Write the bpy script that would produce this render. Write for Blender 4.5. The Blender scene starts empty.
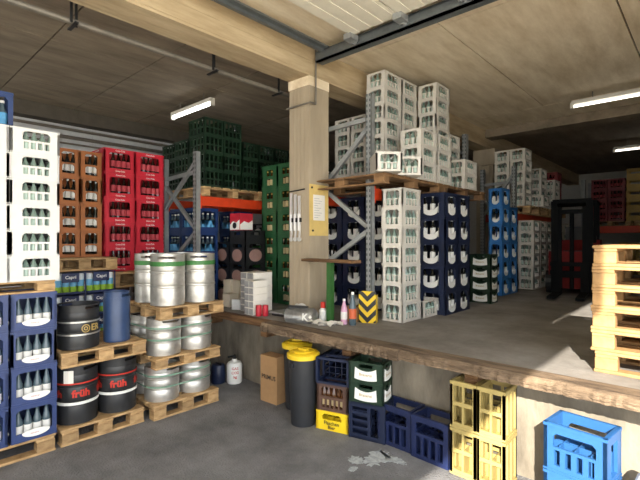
import bpy, bmesh, math, random
from mathutils import Vector, Matrix
random.seed(7)
S = bpy.context.scene
C = S.collection
PI = math.pi

# ------------------------------------------------------------------ camera, sky, sun, exposure
cam = bpy.data.objects.new('camera', bpy.data.cameras.new('camera')); C.objects.link(cam)
cam.location = (0, 0, 1.75)
cam.rotation_euler = (PI / 2, 0, math.radians(42.5))
cam.data.sensor_width = 36.0
cam.data.lens = 431.0 / 640.0 * 36.0
cam.data.clip_start = 0.05
S.camera = cam

W = bpy.data.worlds.new('sky'); S.world = W; W.use_nodes = True
bg = W.node_tree.nodes['Background']
bg.inputs['Color'].default_value = (0.93, 0.96, 1.0, 1)
bg.inputs['Strength'].default_value = 2.8

sun = bpy.data.objects.new('sun', bpy.data.lights.new('sun', 'SUN')); C.objects.link(sun)
sun.data.energy = 9.0
sun.data.angle = math.radians(0.6)
sun.data.color = (1.0, 0.92, 0.80)
sun.rotation_euler = Vector((-0.43, 1.0, -0.55)).to_track_quat('-Z', 'Y').to_euler()
sun.location = (6, -12, 9)

vs = S.view_settings
vs.view_transform = 'Standard'; vs.look = 'None'; vs.gamma = 1.0; vs.use_curve_mapping = False
vs.exposure = 0.95

# ------------------------------------------------------------------ helpers
def lin(h):
    h = h.lstrip('#'); o = []
    for i in (0, 2, 4):
        c = int(h[i:i + 2], 16) / 255.0
        o.append(c / 12.92 if c <= 0.04045 else ((c + 0.055) / 1.055) ** 2.4)
    return (o[0], o[1], o[2], 1.0)

def mat(name, col, rough=0.5, metal=0.0, var=0.12, scale=8.0, bump=0.0, bscale=60.0, stretch=None, col2=None, rnd=0.0, emit=0.0, spec=0.5):
    """principled material with procedural colour variation, optional relief and a per-object brightness shift"""
    m = bpy.data.materials.new(name); m.use_nodes = True
    nt = m.node_tree; n = nt.nodes; l = nt.links
    p = n['Principled BSDF']
    c = lin(col); c2 = lin(col2) if col2 else tuple(max(0, v * (1 - var * 2)) for v in c[:3]) + (1,)
    tc = n.new('ShaderNodeTexCoord'); mp = n.new('ShaderNodeMapping')
    l.new(tc.outputs['Object'], mp.inputs['Vector'])
    if stretch: mp.inputs['Scale'].default_value = stretch
    ns = n.new('ShaderNodeTexNoise'); ns.inputs['Scale'].default_value = scale; ns.inputs['Detail'].default_value = 6; ns.inputs['Roughness'].default_value = 0.65
    l.new(mp.outputs['Vector'], ns.inputs['Vector'])
    r = n.new('ShaderNodeValToRGB'); r.color_ramp.elements[0].position = 0.34; r.color_ramp.elements[1].position = 0.66
    r.color_ramp.elements[0].color = c2; r.color_ramp.elements[1].color = c
    l.new(ns.outputs['Fac'], r.inputs['Fac'])
    out = r.outputs['Color']
    if rnd:
        oi = n.new('ShaderNodeObjectInfo'); mr = n.new('ShaderNodeMapRange')
        mr.inputs['To Min'].default_value = 1 - rnd; mr.inputs['To Max'].default_value = 1 + rnd
        l.new(oi.outputs['Random'], mr.inputs['Value'])
        vm = n.new('ShaderNodeVectorMath'); vm.operation = 'SCALE'
        l.new(out, vm.inputs[0]); l.new(mr.outputs['Result'], vm.inputs['Scale']); out = vm.outputs['Vector']
    l.new(out, p.inputs['Base Color'])
    p.inputs['Roughness'].default_value = rough; p.inputs['Metallic'].default_value = metal
    p.inputs['Specular IOR Level'].default_value = spec
    if bump:
        nb = n.new('ShaderNodeTexNoise'); nb.inputs['Scale'].default_value = bscale; nb.inputs['Detail'].default_value = 5
        l.new(mp.outputs['Vector'], nb.inputs['Vector'])
        b = n.new('ShaderNodeBump'); b.inputs['Strength'].default_value = bump; b.inputs['Distance'].default_value = 0.02
        l.new(nb.outputs['Fac'], b.inputs['Height']); l.new(b.outputs['Normal'], p.inputs['Normal'])
    if emit:
        p.inputs['Emission Color'].default_value = c; p.inputs['Emission Strength'].default_value = emit
    return m

M = dict(
    asphalt=mat('asphalt', '848486', 0.85, var=.2, scale=2.2, bump=.9, bscale=60, col2='616163'),
    dock=mat('dock_concrete', '918d88', 0.8, var=.2, scale=1.6, bump=.4, bscale=30, col2='6c6761'),
    bouncefloor=mat('bounce_concrete', 'd6cfc0', 0.9, var=.06, scale=1.5, bump=.2),
    yard=mat('yard_concrete', 'e6e0d2', 0.9, var=.05, scale=1.0),  # unseen ground outside, kept pale so that it bounces sunlight indoors
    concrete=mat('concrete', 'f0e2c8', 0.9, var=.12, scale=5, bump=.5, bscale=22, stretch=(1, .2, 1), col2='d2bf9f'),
    beamc=mat('beam_concrete', 'c4b190', 0.9, var=.12, scale=6, bump=.6, bscale=20, stretch=(1, .15, 1), col2='a08c6c'),
    concrete2=mat('darker_concrete', '988a77', 0.9, var=.12, scale=4.0, bump=.5, bscale=20, stretch=(1, .25, 1), col2='786c5c'),  # same concrete in a darker tone, for left and far bays and cross beam
    pillar=mat('pillar_concrete', 'b0a28b', 0.9, var=.12, scale=5.0, bump=.35, bscale=18, stretch=(1, 1, .15), col2='9c8f7a'),
    dockwall=mat('dock_wall_concrete', '8f8778', 0.9, var=.2, scale=2.8, bump=.6, bscale=18, stretch=(1, 1, .35), col2='5d564b'),
    panel=mat('wall_panel', 'c9ccce', 0.6, var=.05),
    wallwhite=mat('wall_paint', 'c4c1b8', .8, var=.06),
    darkconc=mat('edge_beam_concrete', '5b554c', 0.9, var=.1),
    wood=mat('pallet_wood', 'c2a173', 0.75, var=.2, scale=7, bump=.25, bscale=30, stretch=(1, 1, 3), col2='8d6f4a', rnd=.22),
    woodshade=mat('shaded_pallet_wood', '8b6a47', 0.8, var=.2, scale=7, bump=.25, bscale=30, col2='5e452c', rnd=.2),  # pallet wood with the shade on the rack pallets put into its colour
    woodnew=mat('fresh_pallet_wood', 'b08c5c', 0.75, var=.15, scale=7, bump=.2, bscale=30, col2='876743', rnd=.15),
    plank=mat('edge_plank_wood', '8a6643', 0.85, var=.3, scale=9, bump=1.0, bscale=40, stretch=(.2, 2, 2), col2='4f3823'),
    plank2=mat('worn_plank_wood', '84705a', 0.9, var=.3, scale=8, bump=1.0, bscale=36, stretch=(.35, 2, 2), col2='483a2c'),
    steel=mat('keg_steel', 'd2d0ca', 0.42, .75, var=.16, scale=6, bump=.06, bscale=30),
    galv=mat('galvanised_steel', 'a9adaf', 0.45, .6, var=.1, scale=12),
    rackgrey=mat('rack_upright_steel', '9ea2a3', 0.5, .4, var=.1),
    pipe=mat('conduit_grey', '7c766c', .5, .2),
    orange=mat('rack_orange', 'd8431b', 0.5, var=.08),
    black=mat('black_rubber', '1d1e20', 0.45, var=.1),
    kegblack=mat('keg_black', '2a2b2d', 0.42, var=.15, scale=10),
    kegblue=mat('keg_blue', '34496f', 0.4, var=.1),
    strap=mat('green_strap', '7fa58f', 0.5),
    green=mat('green_band', '3f7d3f', 0.5),
    red=mat('red_ink', 'c03325', 0.6, var=.03),
    gold=mat('gold_ink', 'b59a5c', 0.5, var=.03),
    white=mat('white_plastic', 'e9e9e4', 0.55, var=.03),
    offwhite=mat('paper_white', 'e6e2d8', 0.8, var=.04),
    cream=mat('cream_carton', 'cfc5b2', 0.8, var=.06, rnd=.1),
    silverpack=mat('silver_pack', 'a9a9a9', 0.45, var=.15, scale=20),
    cardboard=mat('cardboard', 'a8845c', 0.85, var=.07),
    yellow=mat('yellow_plastic', 'e8c62a', 0.45, var=.05),
    hazyellow=mat('hazard_yellow', 'e9c41f', 0.5, var=.05),
    bin=mat('bin_black', '2b2d31', 0.5, var=.1),
    ply=mat('plywood', 'd9bd74', 0.7, var=.08),
    chrome=mat('chrome', 'dcdcda', 0.35, .4, var=.05),
    foil=mat('foil_bag', 'a8a9a8', 0.32, .7, var=.2, scale=14, bump=.6, bscale=18),
    bag=mat('plastic_bag', 'dfe1e2', 0.4, var=.06, bump=.5, bscale=25),
    tube=mat('lamp_tube', 'ffffff', 0.4, emit=6.0, var=0),
    tubefar=mat('lamp_tube_dim', 'fffaf0', 0.4, emit=2.2, var=0),
    lampbody=mat('lamp_body', 'd6d2c8', 0.5, var=.03),
    door=mat('door_panel', 'e2dccb', 0.5, var=.04),
    track=mat('door_track', '6f7577', 0.45, .5),
    greenpaint=mat('green_painted_steel', '30622c', 0.5),
    powder=mat('white_spill', 'b9bfc2', 0.9, var=.2, scale=30),
    forkred=mat('forklift_red', '771d1c', 0.7, spec=.2), forkblack=mat('forklift_black', '101214', 0.85, spec=.15),
    darkred=mat('maroon_plastic', '7e1e24', .5), pink=mat('pink_drink', 'd8a7c4', .3), label_orange=mat('orange_label', 'd9683f', .5),
    slot=mat('slot_shadow', '4a4e50', .6, var=0), inkdark=mat('dark_ink', '33281f', .7, var=0), canred=mat('red_pack', 'c2283a', .5),
    # crates
    cwhite=mat('crate_white', 'd4d5d2', .5, var=.05, rnd=.04), cgrey=mat('crate_light_grey', 'd3cfc6', .5, var=.06, rnd=.05),
    cnavy=mat('crate_navy', '1a264e', .45, var=.1, rnd=.08), cnavy2=mat('crate_dark_navy', '18233f', .45, var=.1, rnd=.08),
    cslate=mat('crate_slate_blue', '2f4172', .45, var=.1, rnd=.06),
    corange=mat('crate_orange_brown', 'a8642f', .5, var=.1, rnd=.06), cred=mat('crate_red', 'c81c33', .45, var=.06, rnd=.06),
    cdgreen=mat('crate_dark_green', '16301f', .45, var=.1, rnd=.1), cgreen=mat('crate_green', '2c5f3c', .45, var=.1, rnd=.06),
    clgreen=mat('crate_bright_green', '3f8a3a', .45), cbrown=mat('crate_brown', '5d4438', .5, var=.1),
    cyellow=mat('crate_yellow', 'efcf1e', .45, var=.05), cpale=mat('crate_pale_yellow', 'a8965c', .5, var=.06, rnd=.03),
    csky=mat('crate_sky_blue', '2a5c94', .45, var=.05), ccyan=mat('crate_mid_blue', '2f74b8', .45, var=.08, rnd=.05),
    cblue=mat('crate_blue', '17356a', .45, var=.08, rnd=.05), cochre=mat('crate_ochre', 'b3913c', .5),
    # bottles
    gclear=mat('glass_clear', '4e5f68', .12, var=.05), ggreen=mat('glass_green', '75897f', .12, var=.05), gdark=mat('glass_dark', '20201d', .1, var=.05),
    gcola=mat('cola', '2b1512', .1, var=.05), gbrown=mat('glass_brown', '4a2b14', .12, var=.05),
    lwhite=mat('bottle_label_white', 'dcdcd8', .6, var=.05), lpale=mat('bottle_label_pale', 'b9cfc4', .6, var=.05), lred=mat('bottle_label_red', 'b7404a', .6), lcream=mat('bottle_label_cream', 'c9b58a', .6), lpink=mat('label_dusty_pink', '9d7c74', .6), lamber=mat('bottle_label_amber', 'c08a2e', .5),
    cap=mat('bottle_cap', 'd6d8d8', .4, var=.03), capred=mat('cap_red', 'b02a2a', .4), capgold=mat('cap_gold', 'b99a4a', .4),
    tag=mat('light_blue_tag', '5aa6d8', .5),
    can_a=mat('can_green', '9cc63f', .35), can_b=mat('can_sky', '6db3dd', .35), can_c=mat('can_white', 'dfe8ee', .35), film=mat('tray_navy', '22305c', .4),
)

class MB:
    """collects geometry of one mesh"""
    def __init__(s): s.v = []; s.f = []; s.mi = []
    def add(s, vs, fs, mi=0):
        o = len(s.v); s.v += [tuple(v) for v in vs]
        for f in fs: s.f.append(tuple(i + o for i in f)); s.mi.append(mi)
    def box(s, x0, y0, z0, x1, y1, z1, mi=0, T=None):
        v = [(x0,y0,z0),(x1,y0,z0),(x1,y1,z0),(x0,y1,z0),(x0,y0,z1),(x1,y0,z1),(x1,y1,z1),(x0,y1,z1)]
        if T: v = [T(*p) for p in v]
        s.add(v, [(0,3,2,1),(4,5,6,7),(0,1,5,4),(1,2,6,5),(2,3,7,6),(3,0,4,7)], mi)
    def cbox(s, c, d, mi=0): s.box(c[0]-d[0]/2,c[1]-d[1]/2,c[2]-d[2]/2,c[0]+d[0]/2,c[1]+d[1]/2,c[2]+d[2]/2,mi)
    def bar(s, a, b, w, h=None, mi=0, up=(0,0,1)):
        """rectangular bar from a to b"""
        h = h or w; a = Vector(a); b = Vector(b); d = (b-a).normalized(); u = Vector(up)
        if abs(d.dot(u)) > .98: u = Vector((0,1,0))
        r = d.cross(u).normalized(); u = r.cross(d).normalized()
        v = []
        for p in (a, b):
            for i, j in ((-1,-1),(1,-1),(1,1),(-1,1)): v.append(p + r*(i*w/2) + u*(j*h/2))
        s.add(v, [(0,1,2,3),(7,6,5,4),(0,4,5,1),(1,5,6,2),(2,6,7,3),(3,7,4,0)], mi)
    def tube(s, a, b, r, n=8, mi=0):
        a = Vector(a); b = Vector(b); d = (b-a).normalized(); u = Vector((0,0,1))
        if abs(d.dot(u)) > .98: u = Vector((0,1,0))
        x = d.cross(u).normalized(); y = x.cross(d)
        v = []
        for p in (a, b):
            for i in range(n):
                t = 2*PI*i/n; v.append(p + x*(r*math.cos(t)) + y*(r*math.sin(t)))
        f = [(i,(i+1)%n,n+(i+1)%n,n+i) for i in range(n)] + [tuple(range(n-1,-1,-1)), tuple(range(n,2*n))]
        s.add(v, f, mi)
    def lathe(s, prof, n=16, c=(0,0,0), skip=None, cap0=True, cap1=True):
        """prof: (r, z, material index of the band above)"""
        v = []; f = []; mis = []
        for r, z, *_ in prof:
            for i in range(n):
                t = 2*PI*i/n; v.append((c[0]+r*math.cos(t), c[1]+r*math.sin(t), c[2]+z))
        o = len(s.v); s.v += v
        for k in range(len(prof)-1):
            for i in range(n):
                if skip and skip(k, i): continue
                s.f.append((o+k*n+i, o+k*n+(i+1)%n, o+(k+1)*n+(i+1)%n, o+(k+1)*n+i)); s.mi.append(prof[k][2] if len(prof[k]) > 2 else 0)
        if cap0: s.f.append(tuple(o+i for i in range(n-1,-1,-1))); s.mi.append(prof[0][2] if len(prof[0]) > 2 else 0)
        if cap1: s.f.append(tuple(o+(len(prof)-1)*n+i for i in range(n))); s.mi.append(prof[-1][2] if len(prof[-1]) > 2 else 0)
    def prism(s, poly, T, c0, c1, mi=0):
        """polygon (a,b) pushed from depth c0 to c1 through T(a,b,c)"""
        n = len(poly); v = [T(a,b,c0) for a,b in poly] + [T(a,b,c1) for a,b in poly]
        s.add(v, [tuple(range(n-1,-1,-1)), tuple(range(n,2*n))] + [(i,(i+1)%n,n+(i+1)%n,n+i) for i in range(n)], mi)
    def mesh(s, name, mats, smooth=False):
        me = bpy.data.meshes.new(name); me.from_pydata(s.v, [], s.f)
        for m in (mats if isinstance(mats, (list, tuple)) else [mats]): me.materials.append(M[m])
        for p, i in zip(me.polygons, s.mi): p.material_index = i; p.use_smooth = smooth
        bm = bmesh.new(); bm.from_mesh(me); bmesh.ops.recalc_face_normals(bm, faces=bm.faces); bm.to_mesh(me); bm.free()
        if smooth:
            try: me.set_sharp_from_angle(angle=math.radians(38))
            except Exception: pass
        return me

def obj(name, me, parent=None, loc=None, rz=0):
    o = bpy.data.objects.new(name, me); C.objects.link(o)
    if parent: o.parent = parent
    if loc: o.location = loc
    if rz: o.rotation_euler = (0, 0, rz)
    return o
def tag(o, label, cat, group=None):
    o['label'] = label; o['category'] = cat
    if group: o['group'] = group
    return o
def thing(name, label, cat, loc=(0,0,0), rz=0, group=None):
    return tag(obj(name, None, None, loc, rz), label, cat, group)
def struct(name, mb, mats, parent=None, smooth=False):
    o = obj(name, mb.mesh(name, mats, smooth), parent)
    if parent is None: o['kind'] = 'structure'
    return o
def part(name, mb, mats, parent, smooth=False, label=None):
    o = obj(name, mb.mesh(name, mats, smooth), parent)
    if label: o['label'] = label
    return o

def text_polys(txt, size, bold=0.0):
    """triangulated flat letters, centred: (verts2d, faces)"""
    cu = bpy.data.curves.new('t', 'FONT'); cu.body = txt; cu.size = size; cu.align_x = 'CENTER'; cu.align_y = 'CENTER'; cu.offset = bold; cu.resolution_u = 2
    o = bpy.data.objects.new('t', cu); C.objects.link(o)
    dg = bpy.context.evaluated_depsgraph_get(); me = bpy.data.meshes.new_from_object(o.evaluated_get(dg))
    vs_ = [(v.co.x, v.co.y) for v in me.vertices]; fs = [tuple(p.vertices) for p in me.polygons]
    bpy.data.objects.remove(o); bpy.data.curves.remove(cu); bpy.data.meshes.remove(me)
    return vs_, fs
def text_mb(txt, size, T, bold=0.0, mb=None, mi=0):
    mb = mb or MB(); v, f = text_polys(txt, size, bold); mb.add([T(a, b) for a, b in v], f, mi); return mb

ORD = ['topmost', 'second from top', 'third from top', 'fourth from top', 'fifth from top', 'sixth from top', 'seventh from top']
def ordn(i, n):
    """i counted from the bottom of n"""
    if n == 1: return 'single'
    k = n - 1 - i
    return 'bottom' if i == 0 else ORD[k]

# ------------------------------------------------------------------ the setting
D = 0.85      # dock height
YW = 3.38     # dock wall
YE = 3.05     # dock edge
CZ = 4.0      # ceiling
XG = 0.95     # plane of the gate wall
HDR = 3.41    # underside of the gate header
m = MB(); m.box(-10, -9, -.2, XG, YW, 0); struct('floor', m, 'asphalt')
m = MB(); m.box(-1.0, -9, -.01, XG, 1.6, .006); struct('floor_bounce', m, 'bouncefloor')  # unseen pale floor strip, added to bounce sunlight up to the ceiling
m = MB(); m.box(XG, -40, -.22, 40, 30, -.02); m.box(-30, -40, -.22, XG, -9, -.02); struct('floor_yard', m, 'yard')
dock = struct('floor_dock', (lambda q: (q.box(-10, YW, -.2, XG, 18, D), q)[1])(MB()), 'dock')
m = MB(); m.box(-10, YW-.012, 0, XG, YW, D-.07); part('dock_wall', m, 'dockwall', dock)

def rough_plank(x0, x1, y0, y1, z0, z1, name, mt, amp=.02, n=40):
    mb = MB(); rings = []
    for i in range(n+1):
        x = x0+(x1-x0)*i/n; j = random.uniform(-amp, amp); k = random.uniform(-amp, amp)*.6
        rings.append([(x, y0+j, z0+k*.5), (x, y0+j*.7-.004, z0+(z1-z0)*.55), (x, y0+abs(j)*.5+.012, z1), (x, y1, z1), (x, y1, z0)])
    v = [p for r in rings for p in r]; f = []
    for i in range(n):
        for k in range(5): f.append((i*5+k, i*5+(k+1)%5, (i+1)*5+(k+1)%5, (i+1)*5+k))
    f += [(0,1,2,3,4), tuple(n*5+k for k in (4,3,2,1,0))]
    mb.add(v, f); return part(name, mb, mt, dock)
rough_plank(-6.6, -3.62, YE+.05, YE+.14, D-.07, D+.004, 'edge_plank', 'plank', .005, 50)
rough_plank(-3.62, -1.9, YE-.05, YE+.14, D-.085, D+.008, 'edge_plank', 'plank2', .009, 70)
rough_plank(-1.9, .94, YE-.03, YE+.14, D-.075, D+.006, 'edge_plank', 'plank2', .008, 100)
m = MB(); m.box(-6.6, YE+.14, D-.07, .94, YW, D); part('dock_lip', m, 'dock', dock)
for x in (-6.1, -4.9, -3.75, -2.55, -1.35, -.2, .8):
    m = MB(); m.box(x-.05, YE+.1, D-.19, x+.05, YW, D-.08); part('edge_bracket', m, 'plank', dock)

m = MB(); m.box(-8.6, -9, 0, -8.4, 18, 3.77); wl = struct('wall_left', m, 'panel')
m = MB()
for i in range(48): y = -6+i*.5; m.box(-8.4, y, 0, -8.392, y+.485, 3.76)
part('panel_rib', m, 'panel', wl)
m = MB(); m.box(-8.6, -9, 3.77, -8.15, 18, CZ); struct('trim_1', m, 'darkconc')
m = MB(); m.box(-10, 17.0, 0, XG, 17.2, CZ); struct('wall_back', m, 'wallwhite')
m = MB(); m.box(-2.6, -9.2, 0, XG, -9, CZ); struct('wall_rear_blocker', m, 'wallwhite')  # unseen partial wall, added to hold rear light off the far bay
m = MB(); m.box(XG, 2.75, -.2, XG+.15, 18, CZ); m.box(XG, -16, HDR, XG+.15, -.40, CZ); m.box(XG, -.40, 3.91, XG+.15, 2.75, CZ); struct('wall_right', m, 'wallwhite')  # unseen gate wall; far jamb and lintel shaped to trim incoming light

ceil = obj('ceiling', None); ceil['kind'] = 'structure'
m = MB(); m.box(-10, -16, CZ+.03, XG+.15, 18, CZ+.3); part('slab_core', m, 'darkconc', ceil)  # runs on behind the camera as an added canopy that blocks the sun
def slab(x0, x1, y0, y1, mt):
    q = MB(); g = .008; q.box(x0+g, y0+g, CZ, x1-g, y1-g, CZ+.05); part('slab', q, mt, ceil)
ys = [-16, -3.0, .6, 4.2, 7.87]
xs = [-3.55, -2.12, -.68, .76, 1.1]
for i in range(4):
    for x0, x1 in zip(xs, xs[1:]): slab(x0, x1, ys[i], ys[i+1], 'concrete')
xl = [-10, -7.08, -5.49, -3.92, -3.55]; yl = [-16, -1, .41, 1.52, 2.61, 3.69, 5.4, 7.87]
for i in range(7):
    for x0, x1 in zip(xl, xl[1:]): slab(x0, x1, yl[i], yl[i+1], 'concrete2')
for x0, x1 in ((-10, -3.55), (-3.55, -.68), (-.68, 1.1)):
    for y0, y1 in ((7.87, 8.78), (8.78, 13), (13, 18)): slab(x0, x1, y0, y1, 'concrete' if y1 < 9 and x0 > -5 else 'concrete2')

beam = struct('ceiling_beam', (lambda q: (q.box(-3.80, -15.9, 3.658, -3.465, 17, CZ), q)[1])(MB()), 'beamc')
m = MB(); m.box(-3.467, -15.8, 3.685, -3.458, 17, 3.698); m.box(-3.467, -15.8, 3.83, -3.46, 17, 3.838); part('form_ridge', m, 'beamc', beam)
m = MB(); m.box(-3.465, 8.78, 3.84, XG, 9.13, CZ); struct('ceiling_cross_beam', m, 'concrete2')
def pillar(x0, y0, w, name):
    q = MB(); q.box(x0, y0, D-.05, x0+w, y0+w, 3.658); p = struct(name, q, 'pillar')
    q = MB()
    for i in range(5):
        a = x0+.004+i*(w-.008)/5; q.box(a+.003, y0-.004, D, a+(w-.008)/5-.003, y0, 3.65)
    part('form_board', q, 'pillar', p)
    return p
p1 = pillar(-3.80, 3.60, .335, 'pillar')
q = MB(); q.box(-3.808, 3.588, 3.55, -3.46, 3.94, 3.658); part('pillar_head', q, 'concrete', p1)
q = MB(); q.tube((-3.45, 3.75, 2.27), (-3.467, 3.75, 2.27), .02, 10); part('anchor_hole', q, 'black', p1)
p2 = pillar(-3.78, 9.1, .36, 'pillar')
q = MB(); q.box(-3.83, 9.05, 3.33, -3.37, 9.51, 3.658); part('pillar_head', q, 'pillar', p2)

# lamps on the ceiling
def lamp(x0, x1, y, z, label, tubemat):
    t = thing('ceiling_lamp', label, 'lamp', ((x0+x1)/2, y, z), 0, 'fluorescent ceiling lamps'); L = (x1-x0)/2
    q = MB(); q.box(-L, -.04, .03, L, .04, .085); part('housing', q, 'lampbody', t)
    q = MB(); q.tube((-L+.03, 0, 0), (L-.03, 0, 0), .017, 10); part('tube', q, tubemat, t, True)
    for s in (-1, 1):
        q = MB(); q.box(s*L-.02, -.03, -.03, s*L+.02, .03, .06); part('tube_socket', q, 'lampbody', t)
    for s in (-.6, .6):
        q = MB(); q.tube((s*L, 0, .09), (s*L, 0, CZ-z), .008, 6); part('hanger', q, 'pipe', t)
lamp(-6.70, -5.53, 3.66, 3.79, 'lit fluorescent tube lamp above the dark green crates', 'tube')
lamp(-1.64, -.27, 7.6, 3.82, 'long fluorescent tube lamp at the cross beam above the dock', 'tubefar')
lamp(-1.70, -.4, 11.8, 3.78, 'dim fluorescent lamp far back over the yellow crates', 'tubefar')

# conduits
m = MB(); m.tube((-4.0, -6.5, 3.595), (-4.0, 3.9, 3.595), .025, 8); m.tube((-4.07, -6.5, 3.61), (-4.07, 3.9, 3.61), .014, 8)
pt = thing('ceiling_conduit', 'pair of grey conduits hung beside the ceiling beam', 'pipe')
part('pipe', m, 'pipe', pt, True)
for y in (-1.5, .1, 1.28, 2.66, 3.6):
    q = MB(); q.bar((-3.96, y-.03, 3.57), (-3.96, y-.03, CZ), .012, .02); q.bar((-4.03, y+.03, 3.57), (-4.03, y+.03, CZ), .012, .02); q.bar((-4.11, y, 3.565), (-3.92, y, 3.565), .03, .012); part('hanger', q, 'black', pt)
for z, r in ((3.68, .025), (3.54, .032), (3.43, .016)):
    q = MB(); q.tube((-8.3, -4, z), (-8.3, 12, z), r, 8)
    o = obj('wall_pipe', q.mesh('wall_pipe', 'pipe', True)); tag(o, {3.68: 'uppermost thin pipe running along the grey panel wall', 3.54: 'thickest pipe along the grey panel wall, below the uppermost', 3.43: 'lowest slim pipe along the grey panel wall'}[z], 'pipe', 'pipes on the panel wall')
q = MB(); q.tube((-3.42, 3.66, CZ), (-3.42, 3.66, 3.33), .011, 6); q.tube((-3.42, 3.66, 3.33), (-3.42, 3.57, 3.33), .011, 6); q.tube((-3.42, 3.57, 3.33), (-3.81, 3.57, 3.33), .011, 6)
tag(obj('pillar_conduit', q.mesh('pillar_conduit', 'pipe')), 'thin conduit bent around the head of the front pillar', 'pipe')

# overhead door
dr = obj('door_1', None); dr['kind'] = 'structure'; dr['label'] = 'open cream sectional door parked under the ceiling'
for i in range(6):
    x0 = -2.81+i*.60
    q = MB(); q.box(x0, -1.2, 3.89, x0+.588, 3.54, 3.935)
    for k in range(4): q.box(x0+.02+k*.145, -1.2, 3.884, x0+.12+k*.145, 3.54, 3.89)
    part('door_section', q, 'door', dr)
    q = MB(); q.box(x0-.04, 3.47, 3.83, x0+.055, 3.6, 3.89); q.tube((x0, 3.58, 3.845), (x0, 3.68, 3.845), .027, 10); part('roller_hinge', q, 'galv', dr)
q = MB(); q.box(-3.38, 3.62, 3.79, .9, 3.65, 3.9); q.box(-3.38, 3.62, 3.79, .9, 3.73, 3.81); q.box(-3.38, 3.62, 3.89, .9, 3.73, 3.91); part('door_track', q, 'track', dr)
q = MB(); q.box(-3.38, 3.73, 3.83, .9, 3.77, 3.95); part('door_track', q, 'track', dr)
q = MB(); q.box(-3.30, -1.2, 3.88, -3.26, 3.74, 3.93); q.box(-3.30, -1.2, 3.91, -3.20, 3.74, 3.93); part('cross_rail', q, 'track', dr)

# ------------------------------------------------------------------ pallets
_pm = {}
def bxmesh(name, dx, dy, dz, mt):
    k = (name, round(dx, 3), round(dy, 3), round(dz, 3), mt)
    if k not in _pm:
        q = MB(); q.box(-dx/2, -dy/2, 0, dx/2, dy/2, dz); me = q.mesh(name, mt)
        bm = bmesh.new(); bm.from_mesh(me); bmesh.ops.bevel(bm, geom=bm.edges[:], offset=min(.004, dz*.2), segments=1, affect='EDGES'); bm.to_mesh(me); bm.free()
        _pm[k] = me
    return _pm[k]
def pallet(cx, cy, z, w, d, label, h=.144, rz=0, mt='wood', nb=7, group='wooden pallets', long='x'):
    """w along x, d along y; runners along the long axis"""
    t = thing('pallet', label, 'pallet', (cx, cy, z), rz, group)
    bt = h*.15; bl = h-3*bt
    a, b = (w, d) if long == 'x' else (d, w)
    def pl(name, p, q, zz, da, db, dz):
        if long == 'x': me = bxmesh(name, da, db, dz, mt); loc = (p, q, zz)
        else: me = bxmesh(name, db, da, dz, mt); loc = (q, p, zz)
        obj(name, me, t, (loc[0]+random.uniform(-.004, .004), loc[1]+random.uniform(-.004, .004), zz))
    for j in (-1, 0, 1):
        q = j*(b/2-.05)
        pl('runner_board', 0, q, 0, a, .1, bt)
        for i in (-1, 0, 1): pl('block', i*(a/2-.07), q, bt, .13, .1, bl)
    for i in (-1, 0, 1): pl('cross_board', i*(a/2-.07), 0, bt+bl, .13, b, bt)
    for k in range(nb):
        wd = b/nb*.78
        pl('deck_board', 0, -b/2+wd/2+k*(b-wd)/(nb-1), 2*bt+bl, a, wd, bt)
    return t

# ------------------------------------------------------------------ bottles
def bottle_mesh(name, h, r, glass, lab, cap, neck=.4, lab0=.12, lab1=.5, n=8):
    q = MB(); sh = 1-neck
    q.lathe([(r*.9, 0, 0), (r, h*.03, 0), (r, h*lab0, 1), (r, h*lab1, 0), (r, h*sh, 0), (r*.62, h*(sh+neck*.3), 0), (r*.38, h*(sh+neck*.6), 0), (r*.38, h*.91, 2), (r*.46, h*.92, 2), (r*.44, h, 2)], n)
    return q.mesh(name, [glass, lab, cap], True)
BT = {
    'water_large': (bottle_mesh('water_bottle', .25, .031, 'gclear', 'lwhite', 'cap', .5, .06, .4, 12), 'clear glass water bottle with white label', 'water_bottle'),
    'water_small': (bottle_mesh('water_bottle', .175, .026, 'ggreen', 'lpale', 'cap', .4, .1, .5), 'small green glass water bottle', 'water_bottle'),
    'cola': (bottle_mesh('cola_bottle', .26, .032, 'gcola', 'lred', 'capred', .45, .25, .55), 'dark cola bottle with red label', 'cola_bottle'),
    'beer': (bottle_mesh('beer_bottle', .24, .033, 'gbrown', 'lcream', 'capgold', .42, .12, .46), 'brown glass beer bottle with cream label', 'beer_bottle'),
    'beer_white': (bottle_mesh('beer_bottle', .245, .030, 'gdark', 'lwhite', 'cap', .45, .1, .45), 'dark beer bottle with white label', 'beer_bottle'),
    'mineral': (bottle_mesh('water_bottle', .25, .034, 'gdark', 'lwhite', 'cap', .42, .1, .62), 'dark water bottle with tall white label', 'water_bottle'),
    'dark': (bottle_mesh('beer_bottle', .21, .033, 'gdark', 'gdark', 'cap', .5, .1, .45), 'dark beer bottle with pale cap', 'beer_bottle'),
    'blue_tag': (bottle_mesh('water_bottle', .25, .036, 'gclear', 'tag', 'cap', .42, .1, .6), 'clear water bottle with light blue label', 'water_bottle'),
    'can_a': ((lambda q: (q.lathe([(.032, 0, 0), (.036, .01, 0), (.036, .08, 1), (.036, .15, 2), (.036, .205, 3), (.03, .218, 3)], 10), q)[1])(MB()).mesh('drink_can', ['can_a', 'can_b', 'can_c', 'cap'], True), 'green and blue drink can', 'drink_can'),
}
PENDING = []   # (kind, world position, label, group)

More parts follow.
